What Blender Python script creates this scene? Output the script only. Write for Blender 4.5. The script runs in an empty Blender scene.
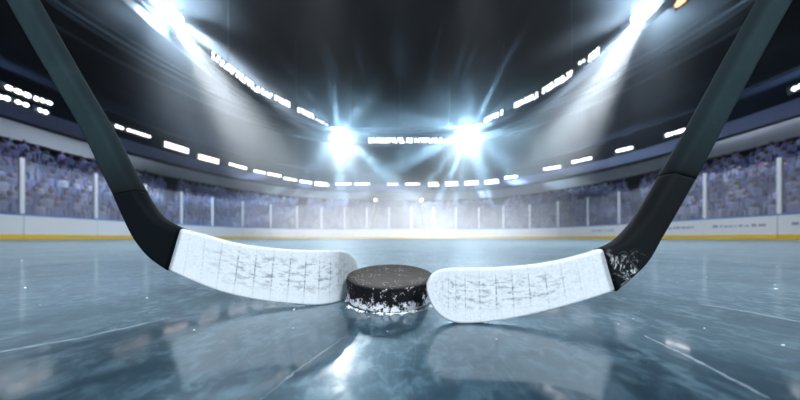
import bpy, bmesh, math, random
from mathutils import Vector, Matrix, noise
random.seed(7)
PI = math.pi
C = bpy.context.scene.collection
S = bpy.context.scene

# ------------------------------------------------------------------ camera
F = 240.0            # focal length in pixels of the 800 px wide frame
YH = 238.0           # pixel row of the horizon
H = 0.0565           # lens height over the ice: the camera lies almost on it
cam_d = bpy.data.cameras.new('camera'); cam = bpy.data.objects.new('camera', cam_d); C.objects.link(cam)
cam_d.sensor_width = 36; cam_d.lens = F / 800 * 36
cam_d.shift_y = (YH - 200) / 800
cam.location = (0, 0, H); cam.rotation_euler = (PI / 2, 0, 0)
cam_d.clip_start = 0.01; cam_d.clip_end = 300
cam_d.dof.use_dof = True; cam_d.dof.focus_distance = 0.183; cam_d.dof.aperture_fstop = 5.0
S.camera = cam

# ------------------------------------------------------------------ world, exposure
w = bpy.data.worlds.new('world'); S.world = w; w.use_nodes = True
w.node_tree.nodes['Background'].inputs[0].default_value = (0.010, 0.016, 0.03, 1)
w.node_tree.nodes['Background'].inputs[1].default_value = 0.25
S.view_settings.view_transform = 'Standard'; S.view_settings.look = 'None'
S.view_settings.gamma = 1; S.view_settings.use_curve_mapping = False
S.view_settings.exposure = 0.0
S.cycles.max_bounces = 6; S.cycles.volume_bounces = 0
S.cycles.transparent_max_bounces = 16
S.cycles.sample_clamp_indirect = 4

def at(px, py, Y):
    return Vector(((px - 400) / F * Y, Y, H + (YH - py) / F * Y))

# ------------------------------------------------------------------ lights of the hall
def light(name, kind, loc, energy, color=(1, 1, 1), target=None, **kw):
    d = bpy.data.lights.new(name, kind); d.energy = energy; d.color = color
    for k, v in kw.items(): setattr(d, k, v)
    o = bpy.data.objects.new(name, d); C.objects.link(o); o.location = loc
    if target is not None:
        o.rotation_euler = (Vector(target) - Vector(loc)).to_track_quat('-Z', 'Y').to_euler()
    return o
# rows of roof lamps behind and above the lens (they light sticks, puck and near ice)
light('unseen_overhead_spot', 'SPOT', (-5, -9, 9), 24000, (0.90, 0.95, 1), (-.1, 0.3, 0), spot_size=math.radians(13), spot_blend=1, shadow_soft_size=2)
light('unseen_overhead_spot', 'SPOT', (6, -9, 9), 24000, (0.90, 0.95, 1), (.1, 0.3, 0), spot_size=math.radians(13), spot_blend=1, shadow_soft_size=2)

for x in (-2.6, 0, 2.6):      # spots added out of view to whiten the ice ahead
    light('unseen_overhead_spot', 'SPOT', (x, 5.5, 14), 85000, (0.93, 0.97, 1), (x, 3.6, 0), spot_size=math.radians(26), spot_blend=1, shadow_soft_size=0.6)

def starburst_light(name, loc, energy, color, n1, n2, a1, a2, base=0.25, sharp=34.0, radius=0.25):
    """a point light patterned into spikes, imitating the starburst round a floodlight"""
    o = light(name, 'POINT', loc, energy, color, shadow_soft_size=radius)
    d = o.data; d.use_nodes = True; nt = d.node_tree; N = nt.nodes; L = nt.links
    em = N['Emission']; tc = N.new('ShaderNodeTexCoord'); sx = N.new('ShaderNodeSeparateXYZ')
    L.new(tc.outputs['Normal'], sx.inputs[0])
    def m(op, a, b=None, c=None):
        n = N.new('ShaderNodeMath'); n.operation = op
        for i, v in enumerate((a, b, c)):
            if v is None: continue
            if isinstance(v, (int, float)): n.inputs[i].default_value = v
            else: L.new(v, n.inputs[i])
        return n.outputs[0]
    phi = m('ARCTAN2', sx.outputs[0], sx.outputs[2])
    s1 = m('POWER', m('ABSOLUTE', m('COSINE', m('MULTIPLY_ADD', phi, n1, a1))), sharp * 2)
    s2 = m('POWER', m('ABSOLUTE', m('COSINE', m('MULTIPLY_ADD', phi, n2, a2))), sharp * 3)
    s = m('ADD', s1, m('MULTIPLY', s2, 0.8))  # spikes shaped into the emission to imitate a lens starburst
    flat = m('POWER', m('SUBTRACT', 1.0, m('MULTIPLY', sx.outputs[1], sx.outputs[1])), 7.0)
    L.new(m('MULTIPLY_ADD', m('MULTIPLY', s, flat), 1.0, base), em.inputs['Strength'])
    return o
MAIN = [(174, 18, 17.5), (641, 16, 17.3), (340, 138, 37.2), (470, 133, 36.4)]
LAMP = [at(*p) for p in MAIN]
starburst_light('floodlight_glow', LAMP[2] + Vector((0, -0.9, 0)), 240000, (0.50, 0.78, 1), 4, 6.5, 0.3, 1.1, base=0.02)
starburst_light('floodlight_glow', LAMP[3] + Vector((0, -0.9, 0)), 240000, (0.50, 0.78, 1), 5, 6.5, 0.9, 0.2, base=0.02)
starburst_light('floodlight_glow', LAMP[0] + Vector((0, -0.7, 0)), 75000, (0.66, 0.82, 1), 4, 5.5, 0.5, 0.2, base=0.004)
starburst_light('floodlight_glow', LAMP[1] + Vector((0, -0.7, 0)), 75000, (0.66, 0.82, 1), 5, 3, 0.1, 0.8, base=0.004)
# wide shafts from the near pair of floodlights down to the rink
light('floodlight_beam', 'SPOT', LAMP[0] + Vector((0.3, -0.7, -0.2)), 80000, (0.86, 0.93, 1), (-7.0, 19.5, 0), spot_size=math.radians(32), spot_blend=1, shadow_soft_size=0.25)
light('floodlight_beam', 'SPOT', LAMP[1] + Vector((-0.3, -0.7, -0.2)), 80000, (0.86, 0.93, 1), (8.5, 19.5, 0), spot_size=math.radians(32), spot_blend=1, shadow_soft_size=0.25)
# far pair thrown on the far half of the ice
light('floodlight_beam', 'SPOT', LAMP[2] + Vector((0, -1, 0)), 90000, (0.88, 0.95, 1), (-3, 20, 0), spot_size=math.radians(54), spot_blend=1, shadow_soft_size=1.0)
light('floodlight_beam', 'SPOT', LAMP[3] + Vector((0, -1, 0)), 90000, (0.88, 0.95, 1), (3, 20, 0), spot_size=math.radians(54), spot_blend=1, shadow_soft_size=1.0)
# faint mauve shaft going up from the far lamp on the right
light('floodlight_beam', 'SPOT', LAMP[3] + Vector((0, -1, 0.5)), 16000, (0.85, 0.75, 0.95), LAMP[3] + Vector((0.2, -1.5, 8)), spot_size=math.radians(26), spot_blend=1, shadow_soft_size=0.2)
# fill spots added to brighten the two long stands and the far stand
for x, y, tx, ty in ((-12, 14, -20, 13), (12, 14, 20, 13), (-9, 27, -14, 32), (9, 27, 14, 32), (0, 26, 0, 33)):
    light('stand_fill', 'SPOT', (x, y, 15), 2600, (0.62, 0.68, 1), (tx, ty, 3), spot_size=math.radians(75), spot_blend=1, shadow_soft_size=0.4)
for x in (-1, 1):  # fill spots without a lamp, added to brighten the boards
    light('board_fill', 'SPOT', (x * 4, 9, 14.5), 6000, (0.95, 0.97, 1), (x * 14, 13, 0.6), spot_size=math.radians(44), spot_blend=.8, shadow_soft_size=0.4)
    light('board_fill', 'SPOT', (x * 4, 12, 15), 12000, (0.95, 0.97, 1), (x * 6, 24, 0.6), spot_size=math.radians(70), spot_blend=1, shadow_soft_size=0.4)

# ------------------------------------------------------------------ materials
def mat(name, color=(.5, .5, .5), rough=.5, metal=0, emit=None, es=0, spec=.5):
    m = bpy.data.materials.new(name); m.use_nodes = True
    b = m.node_tree.nodes['Principled BSDF']
    b.inputs['Base Color'].default_value = (*color, 1); b.inputs['Roughness'].default_value = rough
    b.inputs['Metallic'].default_value = metal; b.inputs['Specular IOR Level'].default_value = spec
    if emit: b.inputs['Emission Color'].default_value = (*emit, 1); b.inputs['Emission Strength'].default_value = es
    return m
class G:
    """small node-graph helper on a principled material"""
    def __init__(s, m): s.m = m; s.N = m.node_tree.nodes; s.L = m.node_tree.links; s.b = s.N['Principled BSDF']
    def co(s, scale=(1, 1, 1), rot=(0, 0, 0), out='Object'):
        t = s.N.new('ShaderNodeTexCoord'); mp = s.N.new('ShaderNodeMapping')
        mp.inputs['Scale'].default_value = scale; mp.inputs['Rotation'].default_value = rot
        s.L.new(t.outputs[out], mp.inputs[0]); return mp.outputs[0]
    def noise(s, v, scale, detail=4, rough=.55, dist=0):
        n = s.N.new('ShaderNodeTexNoise'); n.inputs['Scale'].default_value = scale; n.inputs['Detail'].default_value = detail
        n.inputs['Roughness'].default_value = rough; n.inputs['Distortion'].default_value = dist
        s.L.new(v, n.inputs['Vector']); return n.outputs['Fac']
    def vor(s, v, scale, feat='DISTANCE_TO_EDGE'):
        n = s.N.new('ShaderNodeTexVoronoi'); n.feature = feat; n.inputs['Scale'].default_value = scale
        s.L.new(v, n.inputs['Vector']); return n.outputs['Distance']
    def ramp(s, f, *stops):
        n = s.N.new('ShaderNodeValToRGB'); e = n.color_ramp.elements
        while len(e) < len(stops): e.new(.5)
        for k, (p, c) in enumerate(stops):
            e[k].position = p; e[k].color = (*c, 1) if isinstance(c, tuple) else (c, c, c, 1)
        s.L.new(f, n.inputs[0]); return n.outputs[0]
    def math(s, op, a, b=None):
        n = s.N.new('ShaderNodeMath'); n.operation = op
        for i, v in enumerate((a, b)):
            if v is None: continue
            if isinstance(v, (int, float)): n.inputs[i].default_value = v
            else: s.L.new(v, n.inputs[i])
        return n.outputs[0]
    def mix(s, f, a, b):
        n = s.N.new('ShaderNodeMix'); n.data_type = 'RGBA'
        for i, v in ((0, f), (6, a), (7, b)):
            if isinstance(v, tuple): n.inputs[i].default_value = (*v, 1)
            elif isinstance(v, (int, float)): n.inputs[i].default_value = v
            else: s.L.new(v, n.inputs[i])
        return n.outputs[2]
    def to(s, out, name): s.L.new(out, s.b.inputs[name])
    def bump(s, h, strength=.3, dist=.001):
        n = s.N.new('ShaderNodeBump'); n.inputs['Strength'].default_value = strength; n.inputs['Distance'].default_value = dist
        s.L.new(h, n.inputs['Height']); s.L.new(n.outputs[0], s.b.inputs['Normal'])

# ice
M_ice = mat('ice', (.1, .2, .28), .1); g = G(M_ice)
g.b.inputs['IOR'].default_value = 1.6; g.b.inputs['Coat Weight'].default_value = 1; g.b.inputs['Coat Roughness'].default_value = .07; g.b.inputs['Coat IOR'].default_value = 1.95; g.b.inputs['Coat Tint'].default_value = (.75, .92, 1, 1); g.b.inputs['Specular Tint'].default_value = (.55, .82, 1, 1)
v = g.co()
big = g.noise(v, 5.5, 6, .6, .6)
cloud = g.noise(g.co((1, .6, 1)), 22, 6, .68, .8)
fine = g.noise(g.co((1, 1, 1), (0, 0, .4)), 160, 4, .7)
base = g.mix(g.ramp(big, (.35, 0.), (.68, 1.)), (.001, .014, .027), (.004, .028, .046))
base = g.mix(g.math('MULTIPLY', g.ramp(cloud, (.45, 0.), (.72, 1.)), .6), base, (.03, .062, .085))
scr = None
for k, (rot, sx, sy, sc, th) in enumerate(((1.1, 1, .05, 60, .012), (-1.2, 1, .05, 56, .012), (1.45, 1, .05, 50, .012), (.6, 1, .08, 80, .010), (-.7, 1, .08, 76, .010))):
    n1 = g.noise(g.co((sx, sy, 1), (0, 0, rot)), sc, 2, .5, .15)
    line = g.math('LESS_THAN', g.math('ABSOLUTE', g.math('SUBTRACT', n1, .5 + .03 * k)), th * .42)
    gate = g.ramp(g.noise(v, 9 + 3 * k, 3), (.46, 0.), (.62, 1.))
    q = g.math('MULTIPLY', line, gate)
    scr = q if scr is None else g.math('MAXIMUM', scr, q)
base = g.mix(g.math('MULTIPLY', scr, .14), base, (.22, .32, .38))
spk = g.ramp(fine, (.66, 0.), (.78, 1.))
base = g.mix(g.math('MULTIPLY', spk, .35), base, (.22, .32, .38))
g.to(base, 'Base Color')
frost = g.noise(g.co((1, .8, 1), (0, 0, .3)), 110, 9, .72, .5)
fr2 = g.math('MULTIPLY', g.ramp(frost, (.47, 0.), (.58, 1.)), g.ramp(cloud, (.38, .15), (.62, 1.)))
base = g.mix(g.math('MULTIPLY', fr2, .6), base, (.11, .18, .22))
g.to(base, 'Base Color')
g.to(g.ramp(cloud, (.4, .42), (.85, .6)), 'Roughness')
g.to(g.math('ADD', g.ramp(cloud, (.35, .055), (.7, .15)), g.math('MULTIPLY', fr2, .12)), 'Coat Roughness')
g.to(g.math('ADD', g.math('MULTIPLY', fr2, .42), g.ramp(big, (.3, .6), (.7, .95))), 'Sheen Weight'); g.b.inputs['Sheen Roughness'].default_value = .29; g.b.inputs['Sheen Tint'].default_value = (.66, .90, 1, 1)
g.bump(g.math('ADD', g.math('MULTIPLY', cloud, .6), g.math('MULTIPLY', scr, -.5)), .05, .0010)

M_cut = mat('ice_cut_snow', (.19, .25, .29), .6)
M_snow = mat('snow', (.82, .86, .9), .7)
g = G(M_snow); g.bump(g.noise(g.co(), 900, 3), .6, .0006)

# stick materials
def shaft_mat(name, c1, c2, rough):
    m = mat(name, c1, rough); g = G(m)
    n = g.noise(g.co(), 260, 5, .7); n2 = g.noise(g.co((1, 1, .25)), 60, 4, .6)
    c = g.mix(g.ramp(n2, (.35, 0.), (.7, 1.)), c1, c2)
    c = g.mix(g.math('MULTIPLY', g.ramp(n, (.62, 0.), (.75, 1.)), .35), c, (.05, .08, .09))
    a = g.N.new('ShaderNodeAttribute'); a.attribute_name = 'wrap'; sp = g.N.new('ShaderNodeSeparateXYZ'); g.L.new(a.outputs['Vector'], sp.inputs[0])
    c = g.mix(g.ramp(sp.outputs[0], (.62, 0.), (.97, 1.)), c, (.005, .008, .010))
    g.to(c, 'Base Color'); g.bump(n, .25, .0004); g.b.inputs['Specular IOR Level'].default_value = .08
    return m
M_shaft = shaft_mat('stick_lacquer', (.010, .022, .027), (.014, .029, .034), .8)
M_heel = mat('heel_gloss_black', (.002, .004, .006), .7, spec=.05)
M_heel_scr = mat('heel_scratched_black', (.002, .004, .006), .7, spec=.05); g = G(M_heel_scr)
n = g.noise(g.co((1, 1, 1), (0, .9, 0)), 150, 6, .75, 1.2); n2 = g.noise(g.co(), 45, 3)
f = g.math('MULTIPLY', g.ramp(n, (.52, 0.), (.62, 1.)), g.ramp(n2, (.42, 0.), (.56, 1.)))
tc = g.N.new('ShaderNodeTexCoord'); sz = g.N.new('ShaderNodeSeparateXYZ'); g.L.new(tc.outputs['Object'], sz.inputs[0])
f = g.math('MULTIPLY', f, g.ramp(g.math('MULTIPLY', sz.outputs[2], 20), (.75, 1.), (1.0, 0.)))
g.to(g.mix(f, (.006, .008, .010), (.55, .6, .63)), 'Base Color')
def tape_mat(name, seed):
    m = mat(name, (.7, .76, .8), .75); g = G(m)
    at_ = g.N.new('ShaderNodeAttribute'); at_.attribute_name = 'wrap'      # u along the blade in wraps, v across it
    mp = g.N.new('ShaderNodeMapping'); mp.inputs['Location'].default_value = (seed, seed * .37, 0); g.L.new(at_.outputs['Vector'], mp.inputs[0])
    mp.inputs['Scale'].default_value = (.55, 4.2, 1)
    n = g.noise(mp.outputs[0], 2.6, 4, .62, .15)
    sep = g.N.new('ShaderNodeSeparateXYZ'); g.L.new(at_.outputs['Vector'], sep.inputs[0])
    # rubber marks sit in the middle of the blade, fading to toe and heel
    mid = g.math('MULTIPLY', g.ramp(sep.outputs[1], (.1, 0.), (.36, 1.), (.78, 1.), (.97, .0)), g.ramp(g.math('MULTIPLY', sep.outputs[0], 1 / 16), (.08, 0.), (.28, 1.), (.62, 1.), (.95, .2)))
    smud = g.math('MULTIPLY', g.ramp(n, (.49, 0.), (.66, 1.)), mid)
    fr = g.math('FRACT', sep.outputs[0])
    edge = g.ramp(fr, (0., 1.), (.09, 0.), (.94, 0.), (1., 1.))
    en = g.ramp(g.noise(mp.outputs[0], 5, 3), (.4, .12), (.6, 1.))
    weave = g.noise(g.co((1, 1, 1)), 700, 2)
    c = g.mix(g.ramp(weave, (.3, 0.), (.8, 1.)), (.50, .57, .62), (.64, .69, .73))
    c = g.mix(g.math('MULTIPLY', smud, .68), c, (.09, .11, .13))
    c = g.mix(g.math('MULTIPLY', g.math('MULTIPLY', edge, en), g.math('MULTIPLY_ADD' if False else 'ADD', .22, g.math('MULTIPLY', mid, .7))), c, (.08, .1, .13))
    g.to(c, 'Base Color'); g.bump(weave, .3, .0004)
    return m
M_tape_a = tape_mat('white_tape_left', 1.3)
M_tape_b = tape_mat('white_tape_right', 7.9)
# puck
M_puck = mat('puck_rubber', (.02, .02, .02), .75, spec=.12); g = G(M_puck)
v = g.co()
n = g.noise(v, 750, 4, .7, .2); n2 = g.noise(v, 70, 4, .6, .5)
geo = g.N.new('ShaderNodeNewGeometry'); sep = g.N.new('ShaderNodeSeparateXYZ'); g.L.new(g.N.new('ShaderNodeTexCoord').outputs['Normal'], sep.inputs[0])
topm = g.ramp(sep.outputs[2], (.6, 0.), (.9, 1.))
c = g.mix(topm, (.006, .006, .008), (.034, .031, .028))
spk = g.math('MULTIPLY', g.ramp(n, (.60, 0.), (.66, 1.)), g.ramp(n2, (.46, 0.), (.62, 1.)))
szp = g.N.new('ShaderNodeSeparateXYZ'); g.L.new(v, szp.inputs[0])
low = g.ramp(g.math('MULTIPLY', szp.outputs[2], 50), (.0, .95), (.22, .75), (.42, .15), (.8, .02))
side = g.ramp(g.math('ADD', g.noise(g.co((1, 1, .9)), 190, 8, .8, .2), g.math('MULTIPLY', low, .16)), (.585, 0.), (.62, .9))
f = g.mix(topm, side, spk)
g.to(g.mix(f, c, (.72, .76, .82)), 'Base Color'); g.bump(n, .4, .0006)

# arena
M_board = mat('board_white', (.80, .83, .86), .3)
M_kick = mat('kick_yellow', (.85, .55, .03), .4)
M_cap = mat('cap_blue', (.05, .20, .50), .4)
M_post = mat('post_white', (.8, .84, .9), .4)
M_ad = mat('ad_print', (.25, .32, .42), .5)
M_glass = bpy.data.materials.new('acrylic'); M_glass.use_nodes = True
nt = M_glass.node_tree; nt.nodes.clear()
o_ = nt.nodes.new('ShaderNodeOutputMaterial'); mx = nt.nodes.new('ShaderNodeMixShader'); tr = nt.nodes.new('ShaderNodeBsdfTransparent'); gl = nt.nodes.new('ShaderNodeBsdfGlossy')
df = nt.nodes.new('ShaderNodeBsdfDiffuse'); df.inputs[0].default_value = (.8, .86, 1, 1); m2 = nt.nodes.new('ShaderNodeMixShader')
gl.inputs['Roughness'].default_value = .15; m2.inputs[0].default_value = .45
nt.links.new(gl.outputs[0], m2.inputs[1]); nt.links.new(df.outputs[0], m2.inputs[2])
mx.inputs[0].default_value = .13; nt.links.new(tr.outputs[0], mx.inputs[1]); nt.links.new(m2.outputs[0], mx.inputs[2]); nt.links.new(mx.outputs[0], o_.inputs[0])
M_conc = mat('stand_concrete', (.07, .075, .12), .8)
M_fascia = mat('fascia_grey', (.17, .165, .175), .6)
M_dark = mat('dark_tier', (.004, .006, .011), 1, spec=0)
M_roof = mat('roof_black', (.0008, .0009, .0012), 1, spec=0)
M_steel = mat('truss_steel', (.02, .026, .035), .7, spec=.2)
M_house = mat('lamp_housing', (.05, .055, .06), .4, .6)
M_lens = mat('lamp_lens', (1, 1, 1), .3, emit=(.85, .94, 1), es=30)
M_led = mat('led_white', (1, 1, 1), .3, emit=(.95, .96, 1), es=5.5)
M_ledp = mat('led_pinkish', (1, 1, 1), .3, emit=(1, .88, .88), es=3.2)
M_ledb = mat('led_bright', (1, 1, 1), .3, emit=(.92, .97, 1), es=5)
M_warm = mat('led_amber', (1, 1, 1), .3, emit=(1, .5, .18), es=2.2)

# ------------------------------------------------------------------ object helpers
def obj(name, me_or_bm, m=None, parent=None, smooth=False):
    if isinstance(me_or_bm, bmesh.types.BMesh):
        me = bpy.data.meshes.new(name); bmesh.ops.recalc_face_normals(me_or_bm, faces=me_or_bm.faces); me_or_bm.to_mesh(me); me_or_bm.free()
    else: me = me_or_bm
    if m and not me.materials: me.materials.append(m)
    if smooth:
        for p in me.polygons: p.use_smooth = True
    o = bpy.data.objects.new(name, me); C.objects.link(o)
    if parent: o.parent = parent
    return o
def tag(o, label=None, cat=None, group=None, kind=None):
    if label: o['label'] = label
    if cat: o['category'] = cat
    if group: o['group'] = group
    if kind: o['kind'] = kind
    return o
def empty(name, loc=(0, 0, 0), rz=0):
    o = bpy.data.objects.new(name, None); C.objects.link(o); o.location = loc; o.rotation_euler = (0, 0, rz); return o
def box(bm, c, s, rot=None, bev=0):
    r = bmesh.ops.create_cube(bm, size=1); vs = r['verts']
    M = Matrix.Translation(c) @ (rot.to_4x4() if rot else Matrix.Identity(4)) @ Matrix.Diagonal((*s, 1))
    bmesh.ops.transform(bm, matrix=M, verts=vs)
    if bev:
        es = {e for v in vs for e in v.link_edges}
        bmesh.ops.bevel(bm, geom=list(es), offset=bev, segments=2, affect='EDGES')
def tube(bm, pts, r, n=8):
    rings = []
    for i, p in enumerate(pts):
        p = Vector(p); a = Vector(pts[max(0, i - 1)]); b = Vector(pts[min(len(pts) - 1, i + 1)])
        t = (b - a).normalized(); u = t.orthogonal().normalized() if abs(t.z) > .9 else t.cross(Vector((0, 0, 1))).normalized(); q = t.cross(u)
        rr = r[i] if isinstance(r, (list, tuple)) else r
        rings.append([bm.verts.new(p + u * math.cos(2 * PI * k / n) * rr + q * math.sin(2 * PI * k / n) * rr) for k in range(n)])
    for a, b in zip(rings, rings[1:]):
        for k in range(n): bm.faces.new((a[k], a[(k + 1) % n], b[(k + 1) % n], b[k]))
    bm.faces.new(rings[0]); bm.faces.new(rings[-1])
def lathe(bm, prof, n=48):
    rings = [[bm.verts.new((r * math.cos(2 * PI * k / n), r * math.sin(2 * PI * k / n), z)) for k in range(n)] for r, z in prof]
    for a, b in zip(rings, rings[1:]):
        for k in range(n): bm.faces.new((a[k], a[(k + 1) % n], b[(k + 1) % n], b[k]))
    bm.faces.new(rings[0]); bm.faces.new(rings[-1])

# plan curves of the bowl: straight sides, elliptical corners, straight far end
NEAR = -6.0
def bowl(s, k=1.45):
    W = 15 + s; rx = 8.5 + s; ry = 8.5 + k * s; yc = 16.5; xc = W - rx
    pts = [(-W, NEAR + (yc - NEAR) * i / 12) for i in range(12)]
    pts += [(-xc - rx * math.cos(PI / 2 * i / 20), yc + ry * math.sin(PI / 2 * i / 20)) for i in range(21)]
    pts += [(-xc + 2 * xc * i / 8, yc + ry) for i in range(1, 8)]
    pts += [(xc + rx * math.sin(PI / 2 * i / 20), yc + ry * math.cos(PI / 2 * i / 20)) for i in range(21)]
    pts += [(W, yc - (yc - NEAR) * i / 12) for i in range(1, 13)]
    return pts
def sweep(bm, prof, close=True, path=bowl):
    """prof: (side offset, z) points swept round the bowl"""
    cols = []
    for s, z in prof: cols.append([bm.verts.new((x, y, z)) for x, y in path(s)])
    n = len(cols); rng = range(n) if close else range(n - 1)
    for i in rng:
        a, b = cols[i], cols[(i + 1) % n]
        for k in range(len(a) - 1): bm.faces.new((a[k], a[k + 1], b[k + 1], b[k]))
    if close:
        bm.faces.new([c[0] for c in cols]); bm.faces.new([c[-1] for c in cols])
def arc_sampler(pts):
    L = [0]
    for a, b in zip(pts, pts[1:]): L.append(L[-1] + math.dist(a, b))
    def f(t):
        t = max(0, min(L[-1] - 1e-6, t))
        for i in range(len(L) - 1):
            if L[i + 1] >= t: break
        u = (t - L[i]) / (L[i + 1] - L[i]); a, b = pts[i], pts[i + 1]
        return (a[0] + (b[0] - a[0]) * u, a[1] + (b[1] - a[1]) * u), math.atan2(b[1] - a[1], b[0] - a[0])
    return f, L[-1]

# ------------------------------------------------------------------ the setting
def grid_floor():
    bm = bmesh.new()
    P = bowl(-0.02)
    vs = [bm.verts.new((x, y, 0)) for x, y in P]; bm.faces.new(vs)
    lo = [bm.verts.new((x, y, -.1)) for x, y in P]; bm.faces.new(lo)
    for k in range(len(P)): bm.faces.new((vs[k], vs[(k + 1) % len(P)], lo[(k + 1) % len(P)], lo[k]))
    return bm
tag(obj('floor', grid_floor(), M_ice), kind='structure')

# lower tier steps, fascia, upper tier, suites, roof
prof = [(.35, -.1)]
ROWS = 13
for i in range(ROWS):
    s0 = 1.3 + .58 * i; z = .55 + .36 * i
    prof += [(s0, z - .36 if i else .0), (s0, z)]
prof += [(1.3 + .58 * ROWS + .6, .55 + .36 * (ROWS - 1)), (1.3 + .58 * ROWS + .6, -.1)]
bm = bmesh.new(); sweep(bm, prof); tag(obj('wall_lower_stand', bm, M_conc), kind='structure')
bm = bmesh.new(); sweep(bm, [(8.6, 6.1), (9.0, 6.1), (9.0, 7.2), (8.6, 7.2)]); tag(obj('trim_fascia', bm, M_fascia), kind='structure')
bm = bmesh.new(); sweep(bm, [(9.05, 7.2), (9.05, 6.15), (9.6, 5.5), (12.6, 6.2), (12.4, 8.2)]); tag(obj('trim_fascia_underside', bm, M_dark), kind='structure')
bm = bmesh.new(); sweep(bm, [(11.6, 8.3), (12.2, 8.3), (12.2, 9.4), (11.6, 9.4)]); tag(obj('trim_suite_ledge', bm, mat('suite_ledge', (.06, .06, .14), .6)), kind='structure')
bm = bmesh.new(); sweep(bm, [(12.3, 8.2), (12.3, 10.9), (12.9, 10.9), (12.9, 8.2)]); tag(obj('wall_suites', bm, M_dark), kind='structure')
prof = []
for i in range(14):
    s0 = 13.0 + .75 * i; z = 11 + .62 * i
    prof += [(s0, z - .62), (s0, z)]
prof += [(25, 19.2), (25, 9)]
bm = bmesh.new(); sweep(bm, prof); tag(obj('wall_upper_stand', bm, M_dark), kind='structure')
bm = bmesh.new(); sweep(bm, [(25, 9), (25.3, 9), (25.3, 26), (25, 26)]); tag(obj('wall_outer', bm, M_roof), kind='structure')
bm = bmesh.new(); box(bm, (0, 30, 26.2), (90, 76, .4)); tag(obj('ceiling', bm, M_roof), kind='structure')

# handrails and roof catwalk pipes round the bowl
def rail(name, s, z, r, label, kk=1.45):
    bm = bmesh.new(); P = [(x, y, z) for x, y in bowl(s, kk)]; tube(bm, P, r, 6)
    return tag(obj(name, bm, M_steel), label, 'rail', 'roof pipes round the bowl')
rail('catwalk_pipe', 9, 16.2, .13, 'grey steel roof pipe, the lowest and innermost of the curved pipes')
rail('catwalk_pipe', 9, 17.4, .10, 'thin grey roof pipe just above the innermost curved pipe')
rail('catwalk_pipe', 13, 17.2, .14, 'curved grey roof pipe running over the dark upper tier')
rail('catwalk_pipe', 15, 20.5, .16, 'highest and thickest curved grey pipe under the black roof')
rail('handrail', 12.0, 11.6, .08, 'pale curved handrail above the row of lit signs')

# ------------------------------------------------------------------ boards, glass and posts
base_pts = bowl(0.0)
samp, LT = arc_sampler(base_pts)
PITCH = 2.33
# distance along the curve of the post that stands at y = 11.8 on the left
t_left = 11.9 - NEAR
ORD = ['first', 'second', 'third', 'fourth', 'fifth', 'sixth', 'seventh', 'eighth', 'ninth', 'tenth', 'eleventh', 'twelfth', 'thirteenth', 'fourteenth', 'fifteenth', 'sixteenth', 'seventeenth', 'eighteenth', 'nineteenth', 'twentieth',
       'twenty-first', 'twenty-second', 'twenty-third', 'twenty-fourth', 'twenty-fifth', 'twenty-sixth', 'twenty-seventh', 'twenty-eighth', 'twenty-ninth', 'thirtieth']
BH = .96
def seg_band(bm, t0, t1, o0, o1, z0, z1, n=5):
    """a curved slab between two distances along the boards"""
    L = []
    for i in range(n + 1):
        (x, y), a = samp(t0 + (t1 - t0) * i / n); nx, ny = -math.sin(a), math.cos(a)   # outward
        L.append([bm.verts.new((x + nx * o, y + ny * o, z)) for o, z in ((o0, z0), (o1, z0), (o1, z1), (o0, z1))])
    for a, b in zip(L, L[1:]):
        for k in range(4): bm.faces.new((a[k], a[(k + 1) % 4], b[(k + 1) % 4], b[k]))
    bm.faces.new(L[0]); bm.faces.new(L[-1])
cuts = []; t = t_left - 2 * PITCH
while t < LT - 12.6: cuts.append(t); t += PITCH
nsec = len(cuts) - 1
for i in range(nsec):
    t0, t1 = cuts[i], cuts[i + 1]
    (cx, cy), a = samp((t0 + t1) / 2)
    if i < nsec // 2: lab = 'white rink board section with glass, %s from the left end of the boards' % ORD[i]
    else: lab = 'white rink board section with glass, %s from the right end of the boards' % ORD[nsec - 1 - i]
    e = empty('board_section', (cx, cy, 0)); tag(e, lab, 'rink board', 'rink board sections')
    inv = Matrix.Translation((-cx, -cy, 0))
    def part(name, m, *bands):
        bm = bmesh.new()
        for b in bands: seg_band(bm, *b)
        bmesh.ops.transform(bm, matrix=inv, verts=bm.verts)
        return obj(name, bm, m, e)
    part('panel', M_board, (t0 + .008, t1 - .008, 0, .14, .2, BH))
    part('kick_plate', M_kick, (t0 + .008, t1 - .008, -.012, .14, 0, .2))
    part('cap_rail', M_cap, (t0 + .008, t1 - .008, -.01, .18, BH, BH + .06))
    part('glass_pane', M_glass, (t0 + .07, t1 - .07, .09, .105, BH + .06, BH + 2.2))
    bm = bmesh.new(); (px, py), pa = samp(t0)
    nx, ny = -math.sin(pa), math.cos(pa)
    box(bm, (px + nx * .1 - cx, py + ny * .1 - cy, BH + .06 + 1.12), (.13, .09, 2.24), Matrix.Rotation(pa, 3, 'Z'), .01)
    obj('post', bm, M_post, e)
    if i in (nsec - 2, nsec - 3, nsec - 1, nsec - 5):
        # faint printed line of writing, too blurred in the photograph to read
        rr = random.Random(i); q = t0 + .35; bands = []
        while q < t1 - .4:
            ww = rr.uniform(.06, .2); bands.append((q, q + ww, -.006, .0, .55, .55 + rr.uniform(.06, .12), 1)); q += ww + rr.uniform(.03, .09)
        for b_ in bands: part('printed_mark', M_ad, b_)

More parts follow.
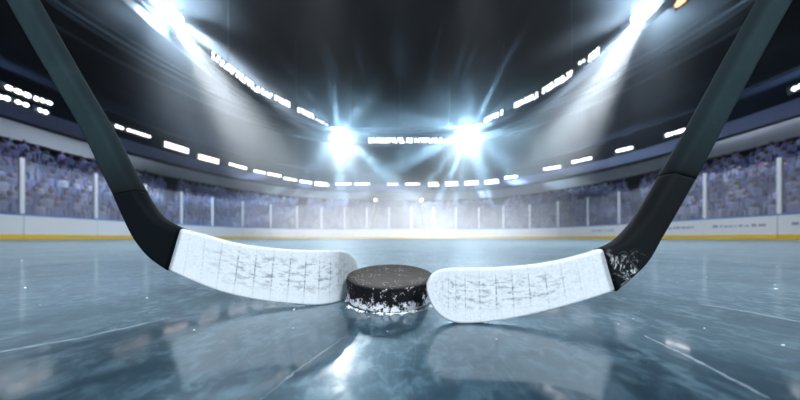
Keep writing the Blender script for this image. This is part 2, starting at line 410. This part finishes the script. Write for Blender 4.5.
# ------------------------------------------------------------------ seats and crowd (blurred, past counting)
SEATC = [(.10, .12, .30), (.16, .17, .36), (.07, .08, .20)]
CLOTH = [(.30, .30, .48), (.45, .47, .62), (.12, .14, .34), (.05, .05, .14), (.24, .16, .34), (.34, .08, .12), (.18, .26, .48), (.55, .57, .66)]
M_seat = mat('seat_blue', (.05, .06, .18), .6)
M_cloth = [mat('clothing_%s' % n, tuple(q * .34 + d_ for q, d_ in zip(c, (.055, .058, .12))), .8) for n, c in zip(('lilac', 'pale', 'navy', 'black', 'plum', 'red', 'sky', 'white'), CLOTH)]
M_skin = mat('skin', (.10, .075, .09), .6)
def seat_template():
    bm = bmesh.new(); box(bm, (0, 0, .40), (.44, .40, .06)); box(bm, (0, .20, .62), (.44, .06, .42)); box(bm, (0, .02, .19), (.08, .3, .36)); return bm
def person_template(lean, seed):
    bm = bmesh.new(); n = 8
    prof = [(.17, .42, -.02), (.20, .52, 0), (.17, .66, .02), (.19, .82, .03), (.21, .93, .03), (.15, 1.0, .02), (.06, 1.03, .01), (.055, 1.07, 0), (.085, 1.12, -.01), (.10, 1.19, -.01), (.085, 1.27, 0), (.03, 1.31, 0)]
    rings = []
    for r, z, y in prof:
        yy = y - lean * (1.0 - z) * .2
        d = .62 if z < 1.05 else .95
        rings.append([bm.verts.new((r * math.cos(2 * PI * k / n), yy + r * d * math.sin(2 * PI * k / n), z)) for k in range(n)])
    for i, (a, b) in enumerate(zip(rings, rings[1:])):
        for k in range(n):
            f = bm.faces.new((a[k], a[(k + 1) % n], b[(k + 1) % n], b[k])); f.material_index = 1 if i >= 6 else 0
    bm.faces.new(rings[0]); f = bm.faces.new(rings[-1]); f.material_index = 1
    for sx in (-1, 1):      # thighs towards the front and hanging shins
        box(bm, (sx * .1, -.22, .50), (.14, .42, .14)); box(bm, (sx * .1, -.42, .24), (.11, .11, .46))
        box(bm, (sx * .23, -.04, .76), (.09, .12, .36))
    return bm
def merged(name, tmpls, placements, mats):
    V, Fc, MI = [], [], []
    for ti, M, mi in placements:
        vs, fs = tmpls[ti]; b = len(V)
        V += [tuple(M @ v) for v in vs]
        for f, m in fs: Fc.append([b + k for k in f]); MI.append(mi[m] if isinstance(mi, (list, tuple)) else mi)
    me = bpy.data.meshes.new(name); me.from_pydata(V, [], Fc)
    for m in mats: me.materials.append(m)
    me.polygons.foreach_set('material_index', MI); me.update()
    return obj(name, me)
def as_data(bm):
    d = ([v.co.copy() for v in bm.verts], [([v.index for v in f.verts], f.material_index) for f in bm.faces]) if not bm.verts.index_update() else None
    bm.free(); return d
T_seat = as_data(seat_template()); T_p = [as_data(person_template(l, i)) for i, l in enumerate((0, .6, -.5))]
seats, crowd = [], []
AISLES = []
for i in range(ROWS):
    s0 = 1.3 + .58 * i + .33; z = .55 + .36 * i
    f, LL = arc_sampler(bowl(s0)); off = (LL - LT) / 2
    q = 6.5
    while q < LL - 6.5:
        (x, y), a = f(q); q += .56
        # aisles every 15 m of the boards' length
        u = q / LL * 100
        if u % 12.5 < 1.1: continue
        M = Matrix.Translation((x, y, z)) @ Matrix.Rotation(a, 4, 'Z')
        seats.append((0, M, 0))
        if random.random() < .66:
            crowd.append((random.randrange(3), M @ Matrix.Translation((random.uniform(-.04, .04), .0, 0)) @ Matrix.Rotation(random.uniform(-.25, .25), 4, 'Z') @ Matrix.Scale(random.uniform(.92, 1.05), 4), [random.choices(range(8), (5, 4, 4, 3, 3, .6, 4, 3))[0], 8]))
tag(merged('seats', [T_seat], seats, [M_seat]), 'rows of blue tip-up seats filling the blurred lower stand behind the glass', 'seats', kind='stuff')
tag(merged('crowd', T_p, crowd, M_cloth + [M_skin]), 'blurred seated crowd in lilac, white and navy clothing in the lower stand', 'crowd', kind='stuff')

# ------------------------------------------------------------------ ribbon of small lit signs above the stands
rib = bowl(11.5)
def on_curve(pts, px):
    """where the sight line through a picture column meets a plan curve"""
    dx = (px - 400) / F
    best = None
    for a, b in zip(pts, pts[1:]):
        fa = a[0] - dx * a[1]; fb = b[0] - dx * b[1]
        if fa * fb <= 0 and max(a[1], b[1]) > 1:
            u = fa / (fa - fb) if fa != fb else 0
            best = (a[0] + (b[0] - a[0]) * u, a[1] + (b[1] - a[1]) * u, math.atan2(b[1] - a[1], b[0] - a[0]))
            break
    return best
def lit_sign(name, pts, px0, px1, py0, py1, rows, hh, m, label, cat, group, dots=True, seed=1, depth=.12, amp=0.0):
    a = on_curve(pts, px0); b = on_curve(pts, px1)
    A = Vector((a[0], a[1], H + (YH - py0) / F * a[1])); B = Vector((b[0], b[1], H + (YH - py1) / F * b[1]))
    mid = (A + B) / 2; e = empty(name, mid); tag(e, label, cat, group)
    d = B - A; L = d.length; ux = d.normalized(); n = Vector((-ux.y, ux.x, 0)).normalized()
    if n.dot(Vector((mid.x, mid.y - 5, 0))) < 0: n = -n
    up = n.cross(ux); up = up if up.z > 0 else -up
    R = Matrix((ux, n, up)).transposed()
    tot = hh * rows + hh * .45 * (rows - 1)
    bm = bmesh.new(); box(bm, n * (depth * .6), (L + .2, depth, tot + .25 + amp), R, .02); obj('backing', bm, M_house, e)
    rr = random.Random(seed)
    for r in range(rows):
        zc = (r - (rows - 1) / 2) * hh * 1.45
        if dots:
            q = -L / 2 + hh * .5
            while q < L / 2 - hh * .3:
                ww = hh * rr.uniform(.7, 1.1)
                bm = bmesh.new(); box(bm, ux * (q + ww / 2) + up * (zc + rr.uniform(-amp, amp)) - n * .02, (ww, .06, hh * rr.uniform(.75, 1.0)), R, hh * .22); obj('lamp', bm, m, e)
                q += ww + hh * rr.choice((.1, .15, .3, .3) if name == 'ribbon_sign' else (.5, .7, 1.0, 1.5))
        else:
            bm = bmesh.new(); box(bm, up * zc - n * .02, (L, .06, hh), R, hh * .3); obj('lamp', bm, m, e)
    return e
SIGNS = [(2, 28, 85, 95.5, 1), (31, 50, 97, 103, 1), (-8, 9, 94.5, 99, 1), (12, 25, 100, 104.5, 1), (35, 48, 108.5, 113, 1),
         (113, 122, 125, 128, 1), (125, 149, 129, 136.5, 1), (163, 189, 143.5, 151.5, 2), (197, 219, 156, 162, 2), (228, 246, 163.5, 168.5, 1),
         (253, 265, 170.5, 173, 1), (267, 280, 173.5, 176, 1), (283, 297, 178, 180.5, 1), (299, 312, 181, 183, 1), (314, 328, 183.5, 184.5, 2), (335, 352, 184, 184, 1), (354, 370, 184, 184, 1),
         (387, 398, 184.3, 184.3, 1), (405, 419, 184, 184, 1), (428, 438, 184.5, 184.3, 2), (445, 458, 184, 183.5, 2), (464, 478, 183.5, 182.5, 2), (484, 498, 182.5, 181, 2),
         (504, 517, 178, 176.5, 1), (543, 561, 169.5, 166.5, 1), (571, 592, 162.5, 158, 1), (615, 633, 151.5, 147.5, 1), (664, 688, 136, 129, 1), (789, 806, 91, 84, 1)]
for i, (a, b, c, d, r) in enumerate(SIGNS):
    if i < 15: lab = 'small white lit sign strip above the stands, %s from the left of its curved row' % ORD[i]
    else: lab = 'small white lit sign strip above the stands, %s from the right of its curved row' % ORD[len(SIGNS) - 1 - i]
    y_ = on_curve(rib, (a + b) / 2)[1]
    lit_sign('ribbon_sign', rib, a, b, c, d, r, .28 if r == 1 else .24, M_ledp if i in (5, 6, 7, 8) else M_led, lab, 'lit sign', 'lit signs round the bowl', seed=i, amp=0)

# ------------------------------------------------------------------ upper ring: truss with banks of lamps and four floodlights
def ring(ds=0, k=0):
    pts = [(-17 - ds, NEAR + (20 - NEAR) * i / 10) for i in range(10)]
    pts += [(-(17 + ds) * math.cos(PI * i / 48), 20 + (19 + ds) * math.sin(PI * i / 48)) for i in range(49)]
    pts += [(17 + ds, 20 - (20 - NEAR) * i / 10) for i in range(1, 11)]
    return pts
RZ = 16.0
e = empty('lighting_truss', (0, 20, RZ)); tag(e, 'curved steel lighting truss ring under the dark roof carrying lamps', 'truss')
for nm, ds, dz, r in (('chord', .35, -.55, .09), ('chord', .35, .55, .07), ('chord', 1.0, -.55, .07), ('chord', 1.0, .55, .07)):
    bm = bmesh.new(); tube(bm, [(x, y - 20, dz) for x, y in ring(ds)], r, 6); obj(nm, bm, M_steel, e)
bm = bmesh.new(); P = ring(.35); Q = ring(1.0)
for i in range(len(P) - 1):
    z0, z1 = (-.55, .55) if i % 2 else (.55, -.55)
    tube(bm, [(P[i][0], P[i][1] - 20, z0), (P[i + 1][0], P[i + 1][1] - 20, z1)], .04, 5)
    tube(bm, [(P[i][0], P[i][1] - 20, z0), (Q[i][0], Q[i][1] - 20, z0)], .035, 5)
obj('lattice', bm, M_steel, e)
bm = bmesh.new()
A_, B_ = ring(.28), ring(.34)
cols = [[bm.verts.new((x, y - 20, z)) for x, y in R_] for R_, z in ((A_, -1.15), (B_, -1.15), (B_, -.6), (A_, -.6))]
for i in range(4):
    a, b = cols[i], cols[(i + 1) % 4]
    for k in range(len(a) - 1): bm.faces.new((a[k], a[k + 1], b[k + 1], b[k]))
obj('fascia_band', bm, mat('truss_band', (.05, .06, .075), .6), e)
for i in range(6, 60, 7):
    bm = bmesh.new(); tube(bm, [(P[i][0], P[i][1] - 20, .55), (P[i][0], P[i][1] - 20, 26 - RZ)], .03, 5); obj('hanger', bm, M_steel, e)

RSIGN = [(211, 225, 54, 66, 2), (226, 255, 66, 88, 2), (256, 272, 88, 97, 2), (274, 289, 97, 104.5, 2), (297, 314, 109, 117, 2), (315, 329, 119, 126, 1),
         (368, 404, 140.5, 140.5, 2), (406, 443, 140.5, 140.3, 2), (484, 504, 121, 111.5, 2), (514, 537, 106, 95, 2), (542, 572, 92, 73, 2), (578, 586, 64, 60, 1), (588, 600, 59, 50, 2)]
RL = ['double row of small white lamps nearest the upper left floodlight', 'long double row of white lamps, second below the upper left floodlight', 'double row of white lamps, third down the left of the truss ring',
      'double row of white lamps, fourth down the left of the truss ring', 'double row of lamps just up from the far left floodlight', 'single row of lamps touching the far left floodlight',
      'left half of the lit lamp row between the far floodlights', 'right half of the lit lamp row between the far floodlights', 'double row of lamps touching the far right floodlight',
      'double row of white lamps, second up from the far right floodlight', 'long double row of white lamps, third up from the far right floodlight', 'two or three single white lamps high on the right of the ring', 'short double lamp row at the upper right end of the ring']
for i, (a, b, c, d, r) in enumerate(RSIGN):
    lit_sign('lamp_bank', ring(0), a, b, c, d, r, (.30 if 5 < i < 8 else .24), M_ledb, RL[i], 'lamp bank', 'lamp banks on the truss ring', seed=50 + i, amp=.05)
lit_sign('amber_sign', ring(0.2), 676, 688, 6, -4, 1, .35, M_warm, 'small amber lit strip above the upper right floodlight', 'lit sign', None, dots=False)
lit_sign('amber_sign', ring(0.2), 150, 160, -4, 4, 1, .25, M_warm, 'small amber lit strip above the upper left floodlight', 'lit sign', None, dots=False)

def floodlight(c, label, r=.55):
    e = empty('floodlight', c); tag(e, label, 'floodlight', 'floodlights on the truss ring')
    d = (Vector((0, 0.5, 2)) - c).normalized(); R = d.to_track_quat('Z', 'Y').to_matrix().to_4x4()
    bm = bmesh.new(); lathe(bm, [(.15, -.5), (.34, -.42), (r * .9, -.1), (r, 0), (r, .1), (r * .93, .1), (r * .9, .02)], 24)
    bmesh.ops.transform(bm, matrix=R, verts=bm.verts); obj('housing', bm, M_house, e)
    bm = bmesh.new(); lathe(bm, [(r * .9, .03), (r * .7, .09), (r * .3, .13), (.02, .14)], 24)
    bmesh.ops.transform(bm, matrix=R, verts=bm.verts); obj('lens', bm, M_lens, e)
    bm = bmesh.new(); tube(bm, [(-r - .1, 0, 0), (-r - .1, 0, .6), (r + .1, 0, .6), (r + .1, 0, 0)], .04, 6); obj('yoke', bm, M_steel, e)
for c, lb in zip(LAMP, ('brilliant white floodlight high at the upper left of the ring', 'brilliant white floodlight high at the upper right of the ring', 'brilliant far floodlight on the ring, left of the central lamp row', 'brilliant far floodlight on the ring, right of the central lamp row')):
    floodlight(c, lb, .55 if c.y < 25 else .8)

# stray small lit windows low on the left stand
lit_sign('exit_light', bowl(8.8), 8, 24, 154.5, 159, 1, .16, M_led, 'small white lit strip on the top step of the left stand', 'lit sign', None)

# two curved posts with a lamp behind the far glass
for px, lb, sgn in ((376, 'curved dark post with small lamp behind far glass, left of the pair', 1), (421, 'curved dark post with small lamp behind far glass, right of the pair', -1)):
    Y = 25.6; x = (px - 400) / F * Y; zt = (YH - 200) / F * Y
    e = empty('curved_lamp_post', (x, Y, 0)); tag(e, lb, 'lamp post', 'pair of curved lamp posts')
    k = -sgn if False else (1 if px < 400 else -1)
    pts = [(-.35 * k, 0, 0), (-.38 * k, 0, 1.2), (-.22 * k, 0, 2.2), (.02 * k, 0, 3.0), (.12 * k, 0, 3.6), (.0, 0, zt)]
    bm = bmesh.new(); tube(bm, pts, [.2, .18, .16, .13, .11, .1], 8); obj('post', bm, mat('post_bronze', (.05, .04, .03), .6), e)
    bm = bmesh.new(); lathe(bm, [(.1, -.14), (.3, -.06), (.3, .1), (.14, .26)], 16); bmesh.ops.translate(bm, verts=bm.verts, vec=(0, 0, zt)); obj('lamp_head', bm, M_house, e)
    bm = bmesh.new(); bmesh.ops.create_icosphere(bm, subdivisions=2, radius=.13); bmesh.ops.translate(bm, verts=bm.verts, vec=(0, -.28, zt)); obj('bulb', bm, M_ledb, e)

# ------------------------------------------------------------------ haze over the rink and stands
hz = bpy.data.materials.new('haze'); hz.use_nodes = True; nt = hz.node_tree; nt.nodes.clear()
o_ = nt.nodes.new('ShaderNodeOutputMaterial'); vs_ = nt.nodes.new('ShaderNodeVolumeScatter')
vs_.inputs['Color'].default_value = (.86, .93, 1, 1); vs_.inputs['Density'].default_value = .0009; vs_.inputs['Anisotropy'].default_value = .25
nt.links.new(vs_.outputs[0], o_.inputs['Volume'])
bm = bmesh.new(); box(bm, (0, 27.4, 8.77), (70, 46, 17.5)); tag(obj('haze', bm, hz), 'thin bluish haze hanging in the arena air above ice', 'haze', kind='stuff')

lz = hz.copy(); lz.name = 'lamp_halo_haze'
nt = lz.node_tree; tc_ = nt.nodes.new('ShaderNodeTexCoord'); ln_ = nt.nodes.new('ShaderNodeVectorMath'); ln_.operation = 'LENGTH'
nt.links.new(tc_.outputs['Object'], ln_.inputs[0])
mr_ = nt.nodes.new('ShaderNodeMapRange'); mr_.interpolation_type = 'SMOOTHERSTEP'      # added density shaped as a glow halo, fading out to nothing
mr_.inputs['From Min'].default_value = 0; mr_.inputs['From Max'].default_value = 1; mr_.inputs['To Min'].default_value = .022; mr_.inputs['To Max'].default_value = 0
nt.links.new(ln_.outputs['Value'], mr_.inputs['Value']); nt.links.new(mr_.outputs[0], nt.nodes['Volume Scatter'].inputs['Density'])
lz.node_tree.nodes['Volume Scatter'].inputs['Color'].default_value = (.72, .88, 1, 1)
for c, r_, lb in ((LAMP[0], 7, 'halo of added haze round the upper left floodlight'), (LAMP[1], 7, 'halo of added haze round the upper right floodlight'),
                  (LAMP[2], 18, 'halo of added bluish haze round the far floodlight left of centre'), (LAMP[3], 18, 'halo of added bluish haze round the far floodlight right of centre')):
    bm = bmesh.new(); bmesh.ops.create_icosphere(bm, subdivisions=4, radius=1)
    o = obj('lamp_halo_haze', bm, lz); o.location = c + (Vector((0, -.8, 0)) if r_ < 10 else Vector((0, -.8, -3))); o.scale = (r_, r_ * .85, r_ * .75); tag(o, lb, 'haze', 'halo haze added round the floodlights', 'stuff')
bz = lz.copy(); bz.name = 'beam_shape_haze'  # denser haze added along each beam so its shaft shows
[n for n in bz.node_tree.nodes if n.bl_idname == 'ShaderNodeMapRange'][0].inputs['To Min'].default_value = .022
bz.node_tree.nodes['Volume Scatter'].inputs['Color'].default_value = (.9, .95, 1, 1)
for c, t_, lb in ((LAMP[0], (-7, 19.5, 0), 'haze column added to show the light shaft of the upper left floodlight'), (LAMP[1], (8.5, 19.5, 0), 'haze column added to show the light shaft of the upper right floodlight')):
    bm = bmesh.new(); bmesh.ops.create_icosphere(bm, subdivisions=4, radius=1)
    o = obj('beam_shape_haze', bm, bz); d_ = Vector(t_) - c; o.location = c + d_ * .46; o.scale = (7, 7, 10.5); o.rotation_euler = d_.to_track_quat('Z', 'Y').to_euler()
    tag(o, lb, 'haze', 'haze columns added along the light shafts', 'stuff')
mz = lz.copy(); mz.name = 'mist'
[n for n in mz.node_tree.nodes if n.bl_idname == 'ShaderNodeMapRange'][0].inputs['To Min'].default_value = .085
mz.node_tree.nodes['Volume Scatter'].inputs['Color'].default_value = (.92, .95, 1, 1)
bm = bmesh.new(); bmesh.ops.create_uvsphere(bm, u_segments=32, v_segments=16, radius=1)
bmesh.ops.bisect_plane(bm, geom=bm.verts[:] + bm.edges[:] + bm.faces[:], plane_co=(0, 0, .004), plane_no=(0, 0, 1), clear_inner=True)
bmesh.ops.holes_fill(bm, edges=[e_ for e_ in bm.edges if e_.is_boundary])
mo = obj('mist', bm, mz); mo.location = (0, 17, 0); mo.scale = (14.5, 8, 6)
tag(mo, 'pale low mist lying over the far half of the rink ice', 'mist', kind='stuff')

# ------------------------------------------------------------------ hockey sticks
def catmull(P, t):
    n = len(P) - 1; i = min(int(t), n - 1); u = t - i
    p0 = P[max(i - 1, 0)]; p1 = P[i]; p2 = P[i + 1]; p3 = P[min(i + 2, n)]
    return [.5 * (2 * b + (c - a) * u + (2 * a - 5 * b + 4 * c - d) * u * u + (3 * b - a - 3 * c + d) * u ** 3) for a, b, c, d in zip(p0, p1, p2, p3)]
def plank(name, secs, thick, m, parent, sub=8, linear=False, wraps=0, edge=.35, origin=None):
    """a solid between two edge lines. secs: (x0,y0, x1,y1, depth) of the two edges; thick in metres"""
    bm = bmesh.new(); rings = []; N = (len(secs) - 1) * sub; na = 10; info = []
    lay = bm.verts.layers.float_vector.new('wrap')
    for i in range(N + 1):
        t = i / sub; q = catmull(secs, t)
        A = at(q[0], q[1], q[4]); B = at(q[2], q[3], q[4])
        w = i / N * wraps
        th = thick * (1 + (.10 * (1 - (w % 1)) if wraps > 1 else 0))
        d = (B - A); W = d.length; d.normalize(); r = min(th / 2, W * edge)
        nrm = Vector((0, -1, 0)); ring = []
        prof = []
        h2 = th / 2; cr = min(h2 * .55, r * .6)
        flat_ = [(cr * 1.3 + (W - 2.6 * cr) * k / na, k / na) for k in range(na + 1)]
        prof += [(p_, h2, v) for p_, v in flat_]
        prof += [(W - cr + cr * math.sin(PI / 2 * j / 3), h2 - cr + cr * math.cos(PI / 2 * j / 3), 1) for j in range(4)]
        prof += [(W - cr + cr * math.cos(PI / 2 * j / 3), -h2 + cr - cr * math.sin(PI / 2 * j / 3), 1) for j in range(4)]
        prof += [(p_, -h2, v) for p_, v in flat_[::-1]]
        prof += [(cr - cr * math.sin(PI / 2 * j / 3), -h2 + cr - cr * math.cos(PI / 2 * j / 3), 0) for j in range(4)]
        prof += [(cr - cr * math.cos(PI / 2 * j / 3), h2 - cr + cr * math.sin(PI / 2 * j / 3), 0) for j in range(4)]
        for s_, o_, v_ in prof:
            vv = bm.verts.new(A + d * s_ + nrm * o_); vv[lay] = (w, v_, 0); ring.append(vv)
        rings.append(ring)
    for a, b in zip(rings, rings[1:]):
        for k in range(len(a)): bm.faces.new((a[k], a[(k + 1) % len(a)], b[(k + 1) % len(a)], b[k]))
    bm.faces.new(rings[0]); bm.faces.new(rings[-1])
    if origin is not None: bmesh.ops.translate(bm, verts=bm.verts, vec=-origin)
    o = obj(name, bm, m, parent, smooth=True)
    if origin is not None: pass
    return o

# left stick
oL = Vector((at(318, 304, .2)[0], .2, 0))
e = empty('hockey_stick', oL); tag(e, 'dark teal hockey stick leaning to the left of the puck with white taped blade', 'hockey stick', 'crossed facing hockey sticks')
sh = [(-303, -560, -281, -560, .207), (12, 0, 35, 0, .207), (58, 80, 80.5, 80, .206), (87, 130, 110, 130, .206), (107, 171, 130.5, 170, .205), (119.5, 197, 143, 192, .205)]
hl = [(119.5, 197, 143, 192, .205), (129, 219, 151.5, 206, .205), (140, 240, 161.5, 217.5, .204), (154, 257, 172, 224, .203), (172, 270, 184, 229, .202)]
bl = [(172, 270, 184, 229, .202), (200, 282.5, 205, 234.5, .201), (228, 292.5, 235, 242.5, .200), (260, 299.5, 265, 247, .199), (290, 303, 295, 249.5, .200), (318, 304.5, 320, 250, .203), (336, 302, 338, 250.5, .212),
      (346, 297.5, 347, 252.5, .225), (353, 289, 354, 258, .236), (357, 279, 357.5, 267, .241)]
plank('shaft', sh, .0135, M_shaft, e, 6, wraps=1, origin=oL)
tag(plank('heel', hl, .0132, M_heel, e, 8, origin=oL), 'plain glossy black heel')
tag(plank('blade', bl, .0062, M_tape_a, e, 14, wraps=16, origin=oL), 'blade wrapped in scuffed white tape')
# right stick
oR = Vector((at(470, 322, .161)[0], .161, 0))
e = empty('hockey_stick', oR); tag(e, 'dark teal hockey stick on the right of puck, its black heel scratched, taped blade', 'hockey stick', 'crossed facing hockey sticks')
D = H * F / (322.6 - YH)
sh = [(1101, -560, 1077, -560, D + .004), (786, 0, 762, 0, D + .004), (740.5, 82, 716.5, 82, D + .003), (709, 142, 685, 139, D + .003), (688, 182, 664, 175, D + .003)]
hl = [(688, 182, 664, 175, D + .003), (671, 212, 647, 204, D + .002), (657, 236, 634, 223, D + .002), (640, 264, 617, 240.5, D + .001), (611, 290.5, 599, 249, D)]
bl = [(611, 290.5, 599, 249, D), (585, 299, 575, 256, D), (555, 307.5, 548, 262, D), (524, 315, 520, 265.5, D), (494, 320.3, 492, 267.3, D), (466, 322.5, 465, 267.8, D), (450, 320.5, 450, 268, D), (439, 314, 439, 270, D + .001), (431, 303, 431, 275.5, D + .001), (427, 292, 427, 283, D + .001)]
plank('shaft', sh, .0125, M_shaft, e, 6, wraps=1, origin=oR)
tag(plank('heel', hl, .0122, M_heel_scr, e, 8, origin=oR), 'black heel with white scratches')
tag(plank('blade', bl, .0056, M_tape_b, e, 14, wraps=16, origin=oR), 'blade wrapped in scuffed white tape')

# ------------------------------------------------------------------ puck
PR, PT, TILT = .038, .0195, math.radians(7.5)
px_c, py_c = (390.3 - 400) / F * .2165, .2165
bm = bmesh.new(); prof = [(.001, 0), (PR - .0015, 0), (PR - .0004, .0005), (PR, .0016)]
for k in range(9): prof += [(PR - (.00025 if k % 2 else 0), .0022 + (PT - .0044) * k / 8)]
prof += [(PR, PT - .0014), (PR - .0005, PT - .0004), (PR - .0016, PT), (PR - .006, PT), (PR - .0065, PT - .0003), (.001, PT - .0003)]
lathe(bm, prof, 96)
puck = obj('hockey_puck', bm, M_puck, smooth=True)
puck.location = (px_c, py_c + 0, PR * math.sin(TILT)); puck.rotation_euler = (TILT, 0, 0)
tag(puck, 'black rubber hockey puck dusted with snow on the ice between the blades', 'puck')

def crumbs(name, spots, label, cat):
    bm = bmesh.new()
    for x, y, z, r in spots:
        res = bmesh.ops.create_icosphere(bm, subdivisions=1, radius=r)
        M = Matrix.Translation((x, y, z)) @ Matrix.Rotation(random.uniform(0, 6), 4, 'Z') @ Matrix.Diagonal((random.uniform(.8, 1.7), random.uniform(.7, 1.2), random.uniform(.45, .8), 1))
        bmesh.ops.transform(bm, matrix=M, verts=res['verts'])
        for v in res['verts']: v.co += Vector((random.uniform(-1, 1), random.uniform(-1, 1), random.uniform(-1, 1))) * r * .22
    return tag(obj(name, bm, M_snow), label, cat, kind='stuff')
spots = []
for k in range(1100):
    a = random.uniform(0, 2 * PI); rr = PR * math.cos(TILT) + abs(random.gauss(0, .0016)) - .0006; r = abs(random.gauss(.0002, .0003)) + .00012
    if noise.noise(Vector((math.cos(a) * 3, math.sin(a) * 3, .7))) < random.uniform(-.35, .15): continue
    spots.append((px_c + rr * math.cos(a), py_c + rr * math.sin(a), r * .4, r))
for k in range(900):      # the ridge of shavings the back edge of the puck rests on
    a = random.uniform(0, PI); rr = PR * random.uniform(.3, .99)
    y = rr * math.sin(a); hgt = max(0.0004, (y + PR) * math.tan(TILT) - .0006)
    spots.append((px_c + rr * math.cos(a), py_c + y, random.uniform(0, hgt), .0007))
crumbs('snow_shavings', spots, 'white ice shavings gathered round and under the puck', 'snow')
spots = []
for k in range(260):
    y = random.uniform(.12, .9); x = random.uniform(-1.6, 1.6) * y; r = abs(random.gauss(0, .00025)) * (1 + y) + .0001
    spots.append((x, y, r * .3, r))
crumbs('snow_flecks', spots, 'tiny white snow flecks scattered over the near ice', 'snow')

# skate cuts in the ice: shallow ridges of scraped snow
def cut(pts, wd, label):
    bm = bmesh.new(); P = []
    for (ax, ay), (bx, by) in zip(pts, pts[1:]):
        for i in range(14): P.append((ax + (bx - ax) * i / 14, ay + (by - ay) * i / 14))
    L = []
    for i, (a, b) in enumerate(P):
        Y = H * F / (b - YH); X = (a - 400) / F * Y
        L.append(Vector((X + random.uniform(-.0004, .0004), Y, 0)))
    rows = []
    for i, p in enumerate(L):
        t = (L[min(i + 1, len(L) - 1)] - L[max(i - 1, 0)]).normalized(); n = Vector((-t.y, t.x, 0)); ww = wd * (.35 + random.random()) * math.sin(PI * (i + .5) / len(L)) ** .5
        rows.append([bm.verts.new(p - n * ww), bm.verts.new(p + Vector((0, 0, .0003))), bm.verts.new(p + n * ww)])
    for a, b in zip(rows, rows[1:]):
        bm.faces.new((a[0], a[1], b[1], b[0])); bm.faces.new((a[1], a[2], b[2], b[1]))
    return tag(obj('skate_cut', bm, M_cut), label, 'skate mark', 'skate cuts in the near ice')
cut([(645, 336), (700, 362), (775, 402)], .0011, 'long white skate cut running to the bottom right corner of ice')
cut([(700, 304), (750, 312), (805, 323)], .0016, 'thin white skate cut near the right edge of the ice')
cut([(258, 402), (300, 368), (352, 332)], .0004, 'fine slanting skate cut below the left blade')
cut([(0, 352), (80, 338), (170, 318)], .0005, 'faint skate cut crossing the ice at the far left')
